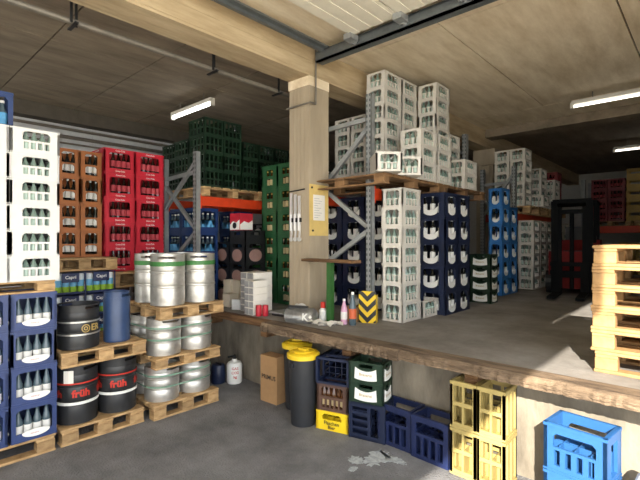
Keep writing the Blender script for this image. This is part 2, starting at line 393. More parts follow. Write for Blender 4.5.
# ------------------------------------------------------------------ crates
def sideT(w, d, s):
    """face coordinates (a along, b up, c outwards) to local xyz"""
    return {'-y': lambda a, b, c: (a, -d/2-c, b), '+y': lambda a, b, c: (-a, d/2+c, b),
            '+x': lambda a, b, c: (w/2+c, a, b), '-x': lambda a, b, c: (-w/2-c, -a, b)}[s]
def plate(mb, T, L, h, holes, th, mi=0):
    """wall plate with rectangular holes (normalised), merged row by row"""
    xs_ = sorted({0, 1} | {v for o in holes for v in (o[0], o[2])}); zs = sorted({0, 1} | {v for o in holes for v in (o[1], o[3])})
    for z0, z1 in zip(zs, zs[1:]):
        run = None
        for x0, x1 in list(zip(xs_, xs_[1:])) + [(1, 1.1)]:
            mx, mz = (x0+x1)/2, (z0+z1)/2
            solid = x0 < 1 and not any(o[0] < mx < o[2] and o[1] < mz < o[3] for o in holes)
            if solid and run is None: run = x0
            if not solid and run is not None:
                mb.box(run*L-L/2, z0*h, -th, x0*L-L/2, z1*h, 0, mi, lambda a, b, c: T(a, b, c)); run = None
    for o in holes:   # rounded upper corners of large holes
        if (o[2]-o[0])*L > .12 and (o[3]-o[1])*h > .05:
            r = .02
            for sx, x in ((1, o[0]), (-1, o[2])):
                X = x*L-L/2; Z = o[3]*h; mb.prism([(X, Z), (X+sx*r, Z), (X, Z-r)], T, -th, 0, mi)
def lens(w, h, cx, cz, n=14, top=.35):
    """pillow: flat-ish top arc and deep bottom arc"""
    p = [(cx+w/2*math.cos(PI+PI*i/n), cz+h*(1-top)*math.sin(PI+PI*i/n)) for i in range(n+1)]
    p += [(cx+w/2*math.cos(PI*i/n), cz+h*top*math.sin(PI*i/n)) for i in range(1, n)]
    return p
def ushape(w, h, cx, cz, n=10):
    p = [(cx-w/2, cz+h*.5)] + [(cx+w/2*math.cos(PI+PI*i/n), cz+h*.5*math.sin(PI+PI*i/n)) for i in range(n+1)] + [(cx+w/2, cz+h*.5), (cx+w*.22, cz+h*.12), (cx-w*.22, cz+h*.12)]
    return p
def pillow(w, h, cx, cz):
    p = []
    for t in range(9): a = -1+t/4; p.append((cx+a*w/2, cz-h/2+.012*a*a))
    for t in range(9): a = 1-t/4; p.append((cx+a*w/2*(1-.06), cz+h/2-.03*(1-a*a)))
    return p

KINDS = {}
def kind(name, w, d, h, holesY, holesX, mt, rows=None, bottle=None, nY=0, nX=0, labels=None, lmats='white', text=None, th=.018, inner=0, base=True, inset=None, bz=.02, turn=None, rim=.004):
    mb = MB(); 
    for s in ('-y', '+y'): plate(mb, sideT(w, d, s), w, h, [] if bottle and s == '+y' else holesY, th)
    for s in ('+x', '-x'): plate(mb, sideT(w, d, s), d, h, [] if bottle and s == '-x' else holesX, th)  # far sides of bottle crates closed up to keep the insides dark
    if base: mb.box(-w/2+th, -d/2+th, .004, w/2-th, d/2-th, .014)
    e = rim   # proud rims and corner posts
    for s, L in (('-y', w), ('+y', w), ('+x', d), ('-x', d)):
        T = sideT(w, d, s)
        mb.box(-L/2, h*.93, 0, L/2, h-.003, e, 0, lambda a, b, c, T=T: T(a, b, c)); mb.box(-L/2, .004, 0, L/2, h*.05, e, 0, lambda a, b, c, T=T: T(a, b, c))
    if inner:
        for i in range(1, inner): x = -w/2+w*i/inner; mb.box(x-.003, -d/2+th, .014, x+.003, d/2-th, h*.55)
        for i in range(1, max(2, inner-1)): y = -d/2+d*i/max(2, inner-1); mb.box(-w/2+th, y-.003, .014, w/2-th, y+.003, h*.55)
    parts = [('body', mb.mesh('crate_body', mt))]
    if labels:
        for s, L in (('-y', w), ('+x', d)):
            T = sideT(w, d, s)
            for poly in labels(L, h):
                lb = MB(); lb.prism(poly, T, .0005, .006); parts.append(('label', lb.mesh('crate_label', lmats)))
    if text:
        txt, size, z, mtx, bold = text
        for s in ('-y', '+x'):
            T = sideT(w, d, s)
            for k, (tt, zz) in enumerate(zip(txt, z)):
                tb = text_mb(tt, size, lambda a, b, T=T, zz=zz: T(a, b+zz*h, .0072), bold); parts.append(('lettering', tb.mesh('crate_lettering', mtx)))
    bl = []
    if bottle:
        ins = inset or .05
        for i in range(nY): bl.append(((-.5+(i+.5)/nY)*(w-2*th)*.94, -d/2+ins))
        for i in range(nX):
            y = (-.5+(i+.5)/nX)*(d-2*th)*.94
            if nY and y < -d/2+ins+.07: continue
            bl.append((w/2-ins, y))
    if turn:
        for _, me in parts: me.transform(turn)
        bl = []
    KINDS[name] = dict(parts=parts, size=(w, d, h), bottle=bottle, spots=bl, bz=bz)

def slots(n, u0, u1, v0, v1, gap=.35):
    p = (u1-u0)/n; return [(u0+i*p+p*gap/2, v0, u0+(i+1)*p-p*gap/2, v1) for i in range(n)]

wY = [(.17, .46, .83, .88)]+slots(3, .17, .83, .12, .42, .25); wX = [(.17, .46, .83, .88)]+slots(4, .17, .83, .12, .42, .25)
kind('white24', .27, .385, .2, wY, wX, 'cgrey', bottle='water_small', nY=3, nX=4)
kind('white24t', .27, .385, .21, wY, wX, 'cgrey', bottle='water_small', nY=3, nX=4)
wL = [(.24, .54, .8, .88)]+slots(4, .24, .8, .2, .46, .3)
kind('white_left', .5, .345, .204, [], wL, 'cwhite', bottle='water_small', nX=5, rim=.0012)
kind('slate', .42, .315, .295, [(.12, .2, .88, .86)], [(.1, .22, .9, .86)], 'cslate', bottle='water_large', nX=4, labels=lambda L, h: [lens(L*.62, h*.2, .01, h*.22)], text=(['mineral'], .02, [.19], 'lred', .0), inset=.06)
kind('orange', .36, .235, .314, [(.2, .5, .8, .9), (.22, .1, .78, .44)], [(.2, .5, .8, .9), (.22, .1, .78, .44)], 'corange', bottle='beer_white', nX=3, bz=.04)
kind('red', .40, .385, .306, [(.16, .2, .84, .84)], [(.16, .2, .84, .84)], 'cred', bottle='cola', nX=5, nY=4, text=(['Coca-Cola', 'Coca-Cola'], .027, [.92, .09], 'white', .0006))
kind('navy', .38, .345, .294, [(.22, .18, .78, .86)], [(.22, .18, .78, .86)], 'cnavy2', bottle='mineral', nX=3, nY=3, labels=lambda L, h: [ushape(L*.5, h*.36, 0, h*.26)])
kind('navy_left', .38, .345, .294, [(.22, .18, .78, .86)], [(.22, .18, .78, .86)], 'cnavy2', bottle='mineral', nX=0, nY=3, labels=lambda L, h: [ushape(L*.5, h*.36, 0, h*.26)])
dg = slots(4, .06, .94, .5, .88, .3)+slots(4, .06, .94, .12, .42, .3)
kind('dark_green', .40, .30, .235, dg, dg, 'cdgreen', bottle='dark', nX=4, nY=5)
kind('green', .335, .30, .33, [(.28, .54, .72, .82), (.3, .12, .7, .42)], [(.28, .54, .72, .82), (.3, .12, .7, .42)], 'cgreen', bottle='beer', nY=3)
kind('blue', .40, .36, .338, [(.1, .2, .9, .86)], [(.1, .2, .9, .86)], 'cblue', bottle='blue_tag', nX=4, nY=4)
kind('cyan', .22, .34, .29, [(.22, .2, .78, .86)], [(.22, .2, .78, .86)], 'ccyan', bottle='mineral', nX=3, nY=2, labels=lambda L, h: [ushape(L*.46, h*.3, 0, h*.24)])
kind('green_label', .315, .245, .178, [(.3, .72, .7, .9)], [(.3, .72, .7, .9)], 'cdgreen', labels=lambda L, h: [pillow(L*.66, h*.62, 0, h*.42)], text=(['Brauerei'], .035, [.4], 'gold', .0004), inner=4)
kind('maroon', .38, .36, .29, [(.16, .2, .84, .84)], [(.16, .2, .84, .84)], 'darkred', bottle='cola', nY=4)
kind('ochre', .36, .36, .275, [(.14, .5, .86, .82)], [(.14, .5, .86, .82)], 'cochre')
kind('round_label', .36, .36, .29, [(.2, .72, .8, .9)], [(.2, .72, .8, .9)], 'black', labels=lambda L, h: [lens(L*.62, h*.6, 0, h*.36, top=.5)], lmats='lpink')
kind('black_flat', .36, .36, .165, [(.3, .6, .7, .85)], [(.3, .6, .7, .85)], 'black')
kind('black_label', .3, .36, .29, [(.2, .8, .8, .93)], [(.2, .8, .8, .93)], 'black', labels=lambda L, h: [lens(L*.6, h*.66, 0, h*.42, top=.5)], lmats='lwhite')
tall = lambda n: [(.12, .56, .46, .9), (.54, .56, .88, .9), (.12, .12, .46, .48), (.54, .12, .88, .48)]
kind('pale_yellow', .195, .24, .35, tall(0), [(.1, .1, .26, .9), (.42, .1, .58, .9), (.74, .1, .9, .9)], 'cpale', inner=2)
kind('bright_green', .3, .3, .34, tall(0), tall(0), 'clgreen', inner=2)
sk = [(.16, .52, .84, .8)]+slots(4, .14, .86, .14, .46, .5)
kind('sky', .35, .27, .30, sk, [(.28, .14, .72, .8)], 'csky', inner=4, th=.022)
kind('navy_tall', .325, .235, .34, [(.12, .6, .88, .86)]+slots(4, .1, .9, .1, .52, .35), [(.15, .6, .85, .86)]+slots(3, .1, .9, .1, .52, .35), 'cnavy', inner=4)
kind('navy_open', .325, .235, .34, [(.12, .6, .88, .86)]+slots(4, .1, .9, .1, .52, .35), [(.15, .6, .85, .86)]+slots(3, .1, .9, .1, .52, .35), 'cnavy2', inner=5, turn=Matrix.Translation((0, .17, .1175)) @ Matrix.Rotation(PI/2, 4, 'X'))
kind('navy_side', .325, .235, .34, [(.12, .6, .88, .86)]+slots(4, .1, .9, .1, .52, .35), [(.15, .6, .85, .86)]+slots(3, .1, .9, .1, .52, .35), 'cnavy2', inner=4, turn=Matrix.Translation((-.17, 0, .1625)) @ Matrix.Rotation(PI/2, 4, 'Y'))
kind('brown', .31, .24, .255, [(.14, .52, .86, .86)]+slots(5, .14, .86, .12, .42, .3), [(.18, .52, .82, .86)], 'cbrown', bottle='beer', nY=5)
kind('yellow', .32, .25, .175, [(.2, .55, .8, .84)], [(.25, .55, .75, .84)], 'cyellow', text=(['Flaschen', 'Bier'], .045, [.4, .18], 'inkdark', .0008), inner=4)

def posword(i, n):
    return 'leftmost' if i == 0 else 'rightmost' if i == n-1 else ['', 'second', 'third', 'fourth', 'fifth', 'sixth', 'seventh', 'eighth'][i]
def crate(k, cx, cy, z, label, group, rz=0, rot=None, bottles=True, blabel=None):
    K = KINDS[k]; name = 'bottle_crate' if K['bottle'] else 'crate'
    if len(K['parts']) == 1: o = obj(name, K['parts'][0][1], None, (cx, cy, z), rz)
    else:
        o = obj(name, None, None, (cx, cy, z), rz)
        for pn, me in K['parts']: obj(pn, me, o)
    if rot: o.rotation_euler = rot
    tag(o, label, 'crate', group)
    if bottles and K['bottle']:
        R = Matrix.Rotation(rz, 3, 'Z')
        bt = BT[K['bottle']]
        for ii, (lx, ly) in enumerate(K['spots']):
            p = R @ Vector((lx, ly, K['bz'])); PENDING.append((K['bottle'], (cx+p.x, cy+p.y, z+p.z), posword(ii, len(K['spots']))+' '+blabel))
    return o
def stack(k, cx, cy, z, n, noun, where, group, jit=.004, bottles=True, rz=0):
    h = KINDS[k]['size'][2]
    for i in range(n):
        w = (ordn(i, n)+' ') if n > 1 else ''
        lab = f'{noun}, {w}{where}'
        bn = BT[KINDS[k]['bottle']][2].replace('_', ' ') if KINDS[k]['bottle'] else ''
        crate(k, cx+random.uniform(-jit, jit), cy+random.uniform(-jit, jit), z+i*h, lab, group, rz+random.uniform(-jit, jit)*1.5, None, bottles, f'{bn} in {"dim " if noun[:3] == "dim" else ""}{noun.replace("dim ", "").split()[0]} crate {w}{where}')

# ---- left: slate blue and white stacks by the camera
XF = -4.05
pallet(XF-.42, .62, 0, .84, 1.08, 'floor pallet under the slate blue water crates', long='y', group='pallets under the left stacks')
for cy, wh in ((1.01, 'in the stack beside the black kegs'), (.675, 'in the stack at left picture edge')):
    stack('slate', XF-.21, cy, .144, 4, 'slate blue water crate', wh, 'slate blue water crates', .002)
pallet(XF-.42, .62, 1.324, .84, 1.08, 'pallet lying on the slate blue crates under white crates', h=.096, long='y', group='pallets under the left stacks')
for cy, wh in ((1.015, 'of the tall left stack'), (.6675, 'of stack at left picture edge')):
    stack('white_left', XF-.25, cy, 1.42, 6, 'white water crate', wh, 'white water crates at left', .002)
stack('blue', XF-.5, .75, 2.646, 1, 'blue crate', 'lying on top of left white crates', 'blue crates')

# ---- behind: cans, orange and red crates
pallet(-5.62, 1.78, 0, .84, .72, 'floor pallet under the stacked can trays', nb=5, long='y', group='pallets under the rear left stacks')
def can_tray(cx, cy, z, label, blab):
    t = thing('can_tray', label, 'can tray', (cx, cy, z), 0, 'trays of drink cans')
    q = MB(); q.box(-.19, -.155, 0, .19, .155, .012)
    for s in ('-y', '+x'):
        T = sideT(.38, .31, s); L = .38 if s == '-y' else .31
        q.box(-L/2, 0, -.006, L/2, .035, 0, 0, T); q.box(-L/2+.07, .14, -.006, L/2-.07, .246, 0, 0, T)
    for x, y in ((-.186, -.151), (.186, .151), (-.186, .151)): q.cbox((x, y, .124), (.012, .012, .248))
    q.box(-.19, -.155, .24, .19, .155, .248); part('tray', q, 'film', t)
    part('lettering', text_mb('Capri', .05, lambda a, b: (.1915, a, .195+b), .001), 'white', t)
    for i in range(4): PENDING.append(('can_a', (cx+.143, cy-.113+i*.0755, z+.014), posword(i, 4)+' '+blab))
for k in range(5):
    for cy, s in ((1.635, 'nearer'), (1.955, 'farther')):
        can_tray(-5.39, cy, .144+k*.25, f'navy tray of drink cans, {ordn(k, 5)} of the {s} can stack', f'drink can in {ordn(k, 5)} tray of the {s} can stack')
pallet(-5.6, 1.78, 1.404, .8, .72, 'pallet lying on the can trays under orange crates', nb=5, long='y', group='pallets under the rear left stacks')
stack('orange', -5.68, 1.955, 1.548, 4, 'orange brown beer crate', 'of stack beside the red crates', 'orange brown beer crates')
stack('orange', -5.68, 1.712, 1.548, 4, 'orange brown beer crate', 'of stack beside the white crates', 'orange brown beer crates')
pallet(-5.8, 2.49, 0, .84, .8, 'floor pallet under the brown crates behind the kegs', nb=5, long='y', group='pallets under the rear left stacks')
for cy, s in ((2.30, 'nearer'), (2.69, 'farther')): stack('brown', -5.68, cy, .144, 4, 'brown beer crate', f'of the {s} stack hidden behind the kegs', 'brown crates under the red ones', bottles=False)
pallet(-5.75, 2.49, 1.168, .8, .8, 'pallet lying under the two red cola stacks', h=.19, nb=5, long='y', group='pallets under the rear left stacks')
stack('red', -5.72, 2.30, 1.36, 5, 'red cola crate', 'of stack beside orange crates', 'red cola crates', .003)
stack('red', -5.72, 2.69, 1.36, 5, 'red cola crate', 'of stack beside rack upright', 'red cola crates', .003)

# ------------------------------------------------------------------ kegs
def keg_meshes(name, h, r, body, n=28, slim=False):
    rb = [0, .03, .10, .13, .36, .38, .40, .62, .64, .66, .86, .90]
    q = MB()
    if slim: prof = [(r*.96, 0), (r, .02*h), (r, .04*h), (r, .86*h), (r*.99, .88*h)]
    else: prof = [(r*.93, 0), (r*.97, .01*h), (r*.97, .09*h), (r*.985, .13*h), (r*.975, .33*h), (r*.96, .345*h), (r, .355*h), (r, .385*h), (r*.96, .395*h), (r*.975, .41*h), (r*.975, .61*h), (r*.96, .625*h), (r, .635*h), (r, .665*h), (r*.96, .675*h), (r*.975, .69*h), (r*.98, .82*h), (r*.93, .865*h), (r*.5, .89*h), (r*.14, .89*h), (r*.14, .93*h)]
    q.lathe(prof, n); bm_ = q.mesh(name+'_body', body, True)
    q = MB()
    z0 = .80*h if not slim else .85*h
    hz0, hz1 = (.905*h, .96*h)
    sk = lambda k, i: k in (1, 4) and (i % (n//2)) in (0, 1, 2, 3, 4)
    q.lathe([(r*.965, z0), (r*.975, hz0), (r*.975, hz1), (r*.985, h), (r*.93, h), (r*.925, hz1), (r*.925, hz0), (r*.92, z0)], n, skip=lambda k, i: k in (1, 5) and (i % (n//2)) in (0, 1, 2, 3, 4), cap0=False, cap1=False)
    return bm_, q.mesh(name+'_chime', body, True)
KM = {'steel50': keg_meshes('keg', .52, .174, 'steel'), 'steel30': keg_meshes('keg', .365, .174, 'steel'), 'steel30b': keg_meshes('keg', .34, .174, 'steel'),
      'black50': keg_meshes('keg', .515, .174, 'kegblack'), 'black30': keg_meshes('keg', .39, .174, 'kegblack'), 'blue': keg_meshes('keg', .47, .118, 'kegblue', slim=True)}
def ring(r, z0, z1, n=28):
    q = MB(); q.lathe([(r, z0), (r+.003, z0), (r+.003, z1), (r, z1)], n, cap0=False, cap1=False); return q
def wrapT(r, ang, z):
    return lambda a, b: (r*math.cos(ang+a/r), r*math.sin(ang+a/r), z+b)
def keg(k, cx, cy, z, label, rz=0, group='kegs on pallets'):
    t = thing('beer_keg', label, 'keg', (cx, cy, z), rz, group)
    obj('body', KM[k][0], t); obj('chime', KM[k][1], t); return t
# black kegs
pallet(XF-.38, 1.56, 0, .76, .72, 'floor pallet under the black lettered kegs', nb=5, long='y', group='pallets under the kegs')
view = math.atan2(-1.5, 4.3)
for cx, cy, lb in ((-4.245, 1.385, 'black keg with red lettering beside the slate crates'), (-4.245, 1.74, 'black keg with red lettering nearest the steel kegs'), (-4.60, 1.385, 'black keg hidden behind the left lettered keg'), (-4.60, 1.74, 'black keg hidden behind the right lettered keg')):
    t = keg('black50', cx, cy, .144, lb)
    if cx > -4.3:
        for k in range(3): part('lettering', text_mb('früh', .088, wrapT(.1765, view+.22+(k-1)*1.3+(0 if cy < 1.5 else -.2), .27), .0035), 'red', t, label='red lettering')
        for z, c, w_ in ((.175, 'white', .024), (.352, 'red', .012)): part('band', ring(.1745, z, z+w_), c, t)
        q = MB(); T = wrapT(.177, view-.35 if cy < 1.5 else view-2.5, .42)
        q.add([T(a, b) for a, b in ((-.04, -.055), (0, -.055), (.04, -.055), (.04, .055), (0, .055), (-.04, .055))], [(0, 1, 4, 5), (1, 2, 3, 4)]); 
        if cy < 1.5: part('sticker', q, 'offwhite', t)
pallet(XF-.38, 1.57, .659, .76, .74, 'pallet lying on the black lettered kegs', h=.13, nb=5, long='y', group='pallets under the kegs')
t = keg('black30', -4.25, 1.40, .789, 'black keg with gold emblem on the upper pallet')
for z in (.125, .235): part('band', ring(.1735, z, z+.014), 'steel', t)
q = MB(); T = wrapT(.1775, view+.35, .185)
for ro, ri in ((.036, .028), (.018, .010)):
    n = 20; v = [T(rr*math.cos(2*PI*i/n), rr*math.sin(2*PI*i/n)) for rr in (ro, ri) for i in range(n)]; q.add(v, [(i, (i+1) % n, n+(i+1) % n, n+i) for i in range(n)])
part('emblem', q, 'gold', t)
part('lettering', text_mb('ER', .08, wrapT(.1775, view+.85, .185), .002), 'gold', t)
t = keg('blue', -4.24, 1.735, .789, 'slim blue plastic keg on the upper pallet')
part('rim_band', ring(.118, .40, .418), 'kegblue', t)
# steel kegs, three tiers
SX = -3.98
tiers = [(0, .144, .144, 'steel30b', 'lowest', 2.345), (.484, .11, .594, 'steel30', 'middle', 2.365), (.96, .125, 1.085, 'steel50', 'upper', 2.41)]
for pz_, ph, kz, kk, nm, SY in tiers:
    pallet(SX-.38, SY, pz_, .76, .74, f'{nm} pallet of the three steel keg tiers', h=ph, nb=5, long='y', group='pallets under the kegs')
    for ix, x in enumerate((SX-.20, SX-.56)):
        for iy, y in enumerate((SY-.182, SY+.182)):
            lb = f'steel keg on the {nm} pallet, {"front" if ix == 0 else "back"} row, {"left" if iy == 0 else "right"}'
            t = keg(kk, x, y, kz, lb, rz=random.choice((-.55, -.2, .1)) if kk != 'steel50' else 2.0)
            if kk == 'steel50': part('green_band', ring(.171, .40, .445), 'green', t)
    if kk != 'steel50':
        h = KM[kk][0]; hh = .34 if kk == 'steel30b' else .365
        for fz in (.42, .74):
            q = MB(); pts = []
            r = .1795
            for cx, cy, a0 in ((SX-.20, SY+.182, 0), (SX-.56, SY+.182, PI/2), (SX-.56, SY-.182, PI), (SX-.20, SY-.182, 1.5*PI)):
                for i in range(9): a = a0+PI/2*i/8; pts.append((cx+r*math.cos(a), cy+r*math.sin(a)))
            n = len(pts); z0 = kz+fz*hh; 
            v = [(x, y, z0) for x, y in pts]+[(x, y, z0+.014) for x, y in pts]
            q.add(v, [(i, (i+1) % n, n+(i+1) % n, n+i) for i in range(n)])
            tag(obj('packing_strap', q.mesh('strap', 'strap')), f'green strap round the kegs of the {nm} tier, {"lower" if fz < .5 else "upper"} one', 'strap', 'green packing straps')

# ------------------------------------------------------------------ racks
def upright(mb, x, y, z0, z1, face):
    """perforated post as C channel"""
    w, d_, th = .075, .07, .006
    mb.box(x-w/2, y-d_/2, z0, x+w/2, y-d_/2+th, z1); mb.box(x-w/2, y-d_/2, z0, x-w/2+th, y+d_/2, z1); mb.box(x+w/2-th, y-d_/2, z0, x+w/2, y+d_/2, z1)
def rack(label, posts, xfront, xback, z1, bz0, bz1, yends):
    t = thing('pallet_rack', label, 'rack', (xfront, posts[0], D), 0, 'pallet racks')
    for y in posts:
        for x in (xfront, xback):
            q = MB(); upright(q, x-xfront, y-posts[0], 0, z1-D, 0); pp = part('upright', q, 'rackgrey', t)
            q = MB()
            for k in range(int((z1-D)/.06)):
                q.box(x-xfront-.028, y-posts[0]-.0372, .06+k*.06, x-xfront-.012, y-posts[0]-.0362, .09+k*.06); q.box(x-xfront+.012, y-posts[0]-.0372, .06+k*.06, x-xfront+.028, y-posts[0]-.0362, .09+k*.06)
            part('slot_row', q, 'slot', pp)['kind'] = 'stuff'
        L = xback-xfront; yy = y-posts[0]; H_ = z1-D
        q = MB(); q.bar((L, yy, .45), (0, yy, 1.02), .04, .05); part('brace', q, 'rackgrey', t)
        q = MB(); q.bar((L, yy+.01, 1.7), (0, yy+.01, 1.02), .04, .05); part('brace', q, 'rackgrey', t)
        q = MB(); q.bar((L, yy, 1.35), (0, yy, min(2.2, H_-.12)), .04, .05); part('brace', q, 'rackgrey', t)
        q = MB(); q.bar((L, yy+.01, H_-.30), (0, yy+.01, H_-.27), .04, .05); part('brace', q, 'rackgrey', t)
    for x in (xfront, xback):
        for a, b in zip(posts, posts[1:]):
            q = MB(); q.box(x-xfront-.025, a-posts[0]+.04, bz0-D, x-xfront+.025, b-posts[0]-.04, bz1-D); part('beam', q, 'orange', t)
            for yy in (a-posts[0]+.04, b-posts[0]-.04):
                q = MB(); q.box(x-xfront-.035, yy-.02, bz0-D-.04, x-xfront+.035, yy+.02, bz1-D+.03); part('beam_bracket', q, 'orange', t)
    return t
rack('grey rack with orange beams behind the front pillar', (3.985, 6.5), -2.88, -3.82, 3.40, 2.21, 2.34, None)
rack('dim grey rack with orange beams beyond the second pillar', (8.25, 11.1), -2.72, -3.3, 3.1, 2.10, 2.24, None)
rack('left grey rack with orange beam under dark green crates', (3.185, 5.95), -5.19, -6.05, 2.95, 2.22, 2.35, None)

# rack by the front pillar, upper level
PB = 2.45
pallet(-3.12, 4.37, 2.34, 1.22, 1.3, 'near pallet on the orange rack under white crates', h=.11, mt='woodshade', group='pallets on the racks')
pallet(-3.12, 5.72, 2.34, 1.22, 1.3, 'far pallet on the orange rack under white crates', h=.11, mt='woodshade', group='pallets on the racks')
G = 'white water crates on the rack'
stack('white24', -3.135, 4.64, PB, 7, 'white water crate', 'of tallest stack behind rack upright', G)
stack('white24', -3.135, 5.04, PB, 7, 'white water crate', 'of second stack in tallest row', G)
stack('white24', -2.865, 5.46, PB, 7, 'white water crate', 'of tall right stack near ceiling', G)
stack('white24', -2.635, 4.64, PB, 3, 'white water crate', 'of first low stack before tallest', G)
stack('white24', -2.635, 5.04, PB, 3, 'white water crate', 'of second low stack before tallest', G)
stack('white24', -2.58, 3.84, PB, 1, 'white water crate', 'alone on the rack beside the upright', G, rz=PI/4)
stack('white24', -2.555, 4.215, PB, 1, 'white water crate', 'alone on the rack between upright and stack', G, rz=PI/4)
stack('white24', -2.90, 5.87, PB, 4, 'white water crate', 'of narrow stack behind right end', G)
stack('white24', -2.635, 5.84, PB, 2, 'white water crate', 'of pair at right rack end', G)
stack('white24', -3.59, 4.89, PB, 5, 'white water crate', 'of rear stack left of tallest', G)
stack('white24', -3.875, 4.89, PB, 5, 'white water crate', 'of rear stack beside the pillar', G)
# lower level
stack('white24t', -2.625, 4.23, D, 7, 'white water crate', 'of dock column by hazard guard', 'white water crates on the dock')
stack('white24', -2.60, 4.62, D, 1, 'white water crate', 'alone on dock before navy crates', 'white water crates on the dock')
G = 'navy water crates under the rack'
stack('navy', -2.55, 4.95, D, 5, 'navy water crate', 'of stack nearest the white column', G)
stack('navy', -2.55, 5.30, D, 5, 'navy water crate', 'of stack second from white column', G)
for i, (x, wh) in enumerate(((-3.95, 'of stack behind the pillar'), (-3.56, 'of stack behind green table leg'), (-3.17, 'of stack behind the rack brace'))):
    stack('navy_left', x, 4.72, D, 5, 'navy water crate', wh, G)

# hazard guard at the upright
t = thing('post_guard', 'yellow and black striped guard around the rack upright', 'guard', (-2.80, 3.84, D), math.radians(25))
q = MB()
prof = [(-.095, 0), (.095, 0), (.095, .30), (.06, .345), (-.06, .345), (-.095, .30)]
q.prism(prof, lambda a, b, c: (a, -.05+c, b), -.006, 0); q.box(-.095, -.05, 0, -.088, .05, .3); q.box(.088, -.05, 0, .095, .05, .3); part('shell', q, 'hazyellow', t)
def clip(poly, f):
    out = []
    for (a, b) in zip(poly, poly[1:]+poly[:1]):
        fa, fb = f(a), f(b)
        if fa >= 0: out.append(a)
        if (fa >= 0) != (fb >= 0): s = fa/(fa-fb); out.append((a[0]+(b[0]-a[0])*s, a[1]+(b[1]-a[1])*s))
    return out
q = MB()
for k in range(-1, 5):
    for s in (-1, 1):
        z = k*.115
        poly = [(0, z), (s*.13, z+.13), (s*.13, z+.19), (0, z+.06)]
        for f in (lambda p: p[1]-.002, lambda p: .34-p[1], lambda p: .094-abs(p[0]), lambda p: .345+.086-p[1]-abs(p[0])*1.2+.02): 
            if poly: poly = clip(poly, f)
        if len(poly) > 2: q.prism(poly, lambda a, b, c: (a, -.057-c, b), 0, .002)
part('chevron_stripes', q, 'black', t)

# ------------------------------------------------------------------ left rack contents
pallet(-5.55, 3.75, 2.35, .95, 1.05, 'near pallet on the left rack under dark green crates', h=.13, group='pallets on the racks')
pallet(-5.55, 4.95, 2.35, .95, 1.1, 'far pallet on the left rack under dark green crates', h=.13, group='pallets on the racks')
G = 'dark green beer crates'
LN = ['first', 'second', 'third', 'fourth', 'fifth', 'sixth']
for i in range(2): stack('dark_green', -5.28, 3.39+i*.305, 2.48, 4, 'dark green beer crate', f'of {LN[i]} aisle stack on left rack', G)
for i in range(2): stack('dark_green', -5.69, 3.39+i*.305, 2.48, 4 if i else 3, 'dark green beer crate', f'of {LN[i]} rear stack on left rack', G)
stack('dark_green', -6.1, 3.42, 2.48, 3, 'dark green beer crate', 'of stack at left rack back', G)
for i in range(3): stack('dark_green', -5.28, 4.02+i*.31, 2.48, 3, 'dark green beer crate', f'of {LN[i]} low stack behind tall ones', G)
G = 'blue water crates under the left rack'
stack('blue', -5.50, 3.42, D, 4, 'blue water crate', 'of aisle stack under left rack', G)
for i in range(2): stack('blue', -5.91-.41*i, 3.42, D, 4, 'blue water crate', f'of {LN[i]} rear stack under left rack', G)
stack('blue', -5.75, 4.25, D, 4, 'blue water crate', 'of hidden stack under left rack', G)
stack('round_label', -5.30, 3.85, D, 3, 'black crate with reddish label', 'of stack beside the blue crates', 'black crates with reddish labels')
stack('round_label', -4.94, 3.85, D, 3, 'black crate with reddish label', 'of stack under the red carton', 'black crates with reddish labels')
crate('black_flat', -4.94, 3.85, D+.87, 'flat black crate right under the red carton', 'black crates with reddish labels')
# red and white carton on them
t = thing('beer_carton', 'red and white drink carton on the black label crates', 'carton', (-5.0, 3.79, D+1.035))
q = MB(); q.box(-.115, -.115, 0, .115, .115, .24); part('carton_body', q, 'canred', t)
q = MB(); q.prism([(-.11, .01), (.11, .01), (.11, .15), (.04, .11), (-.04, .13), (-.11, .08)], lambda a, b, c: (.115+c, a, b), .0005, .003); part('white_panel', q, 'white', t)
q = MB(); q.prism([(-.11, .01), (.11, .01), (.11, .15), (.04, .11), (-.04, .13), (-.11, .08)], lambda a, b, c: (a, -.115-c, b), .0005, .003); part('white_panel', q, 'white', t)
q = MB(); q.prism([(.045*math.cos(2*PI*i/16), .07+.045*math.sin(2*PI*i/16)) for i in range(16)], lambda a, b, c: (a, -.118-c, b), .0005, .003); part('round_emblem', q, 'black', t)
stack('black_label', -5.42, 4.62, D, 4, 'black crate with pale round label', 'of stack left of green crates', 'black crates with pale labels')
stack('dark_green', -5.12, 4.25, D, 2, 'dark green crate', 'under the empty bright green crate', 'dark green beer crates')
crate('bright_green', -5.10, 4.24, D+.47, 'empty bright green crate beside the tall green stacks', 'bright green crates', bottles=False)
G = 'green beer crates beside the pillar'
stack('green', -4.43, 4.27, D, 6, 'green beer crate', 'of the stack touching the pillar', G)
stack('green', -4.775, 4.27, D, 6, 'green beer crate', 'of stack second from the pillar', G)

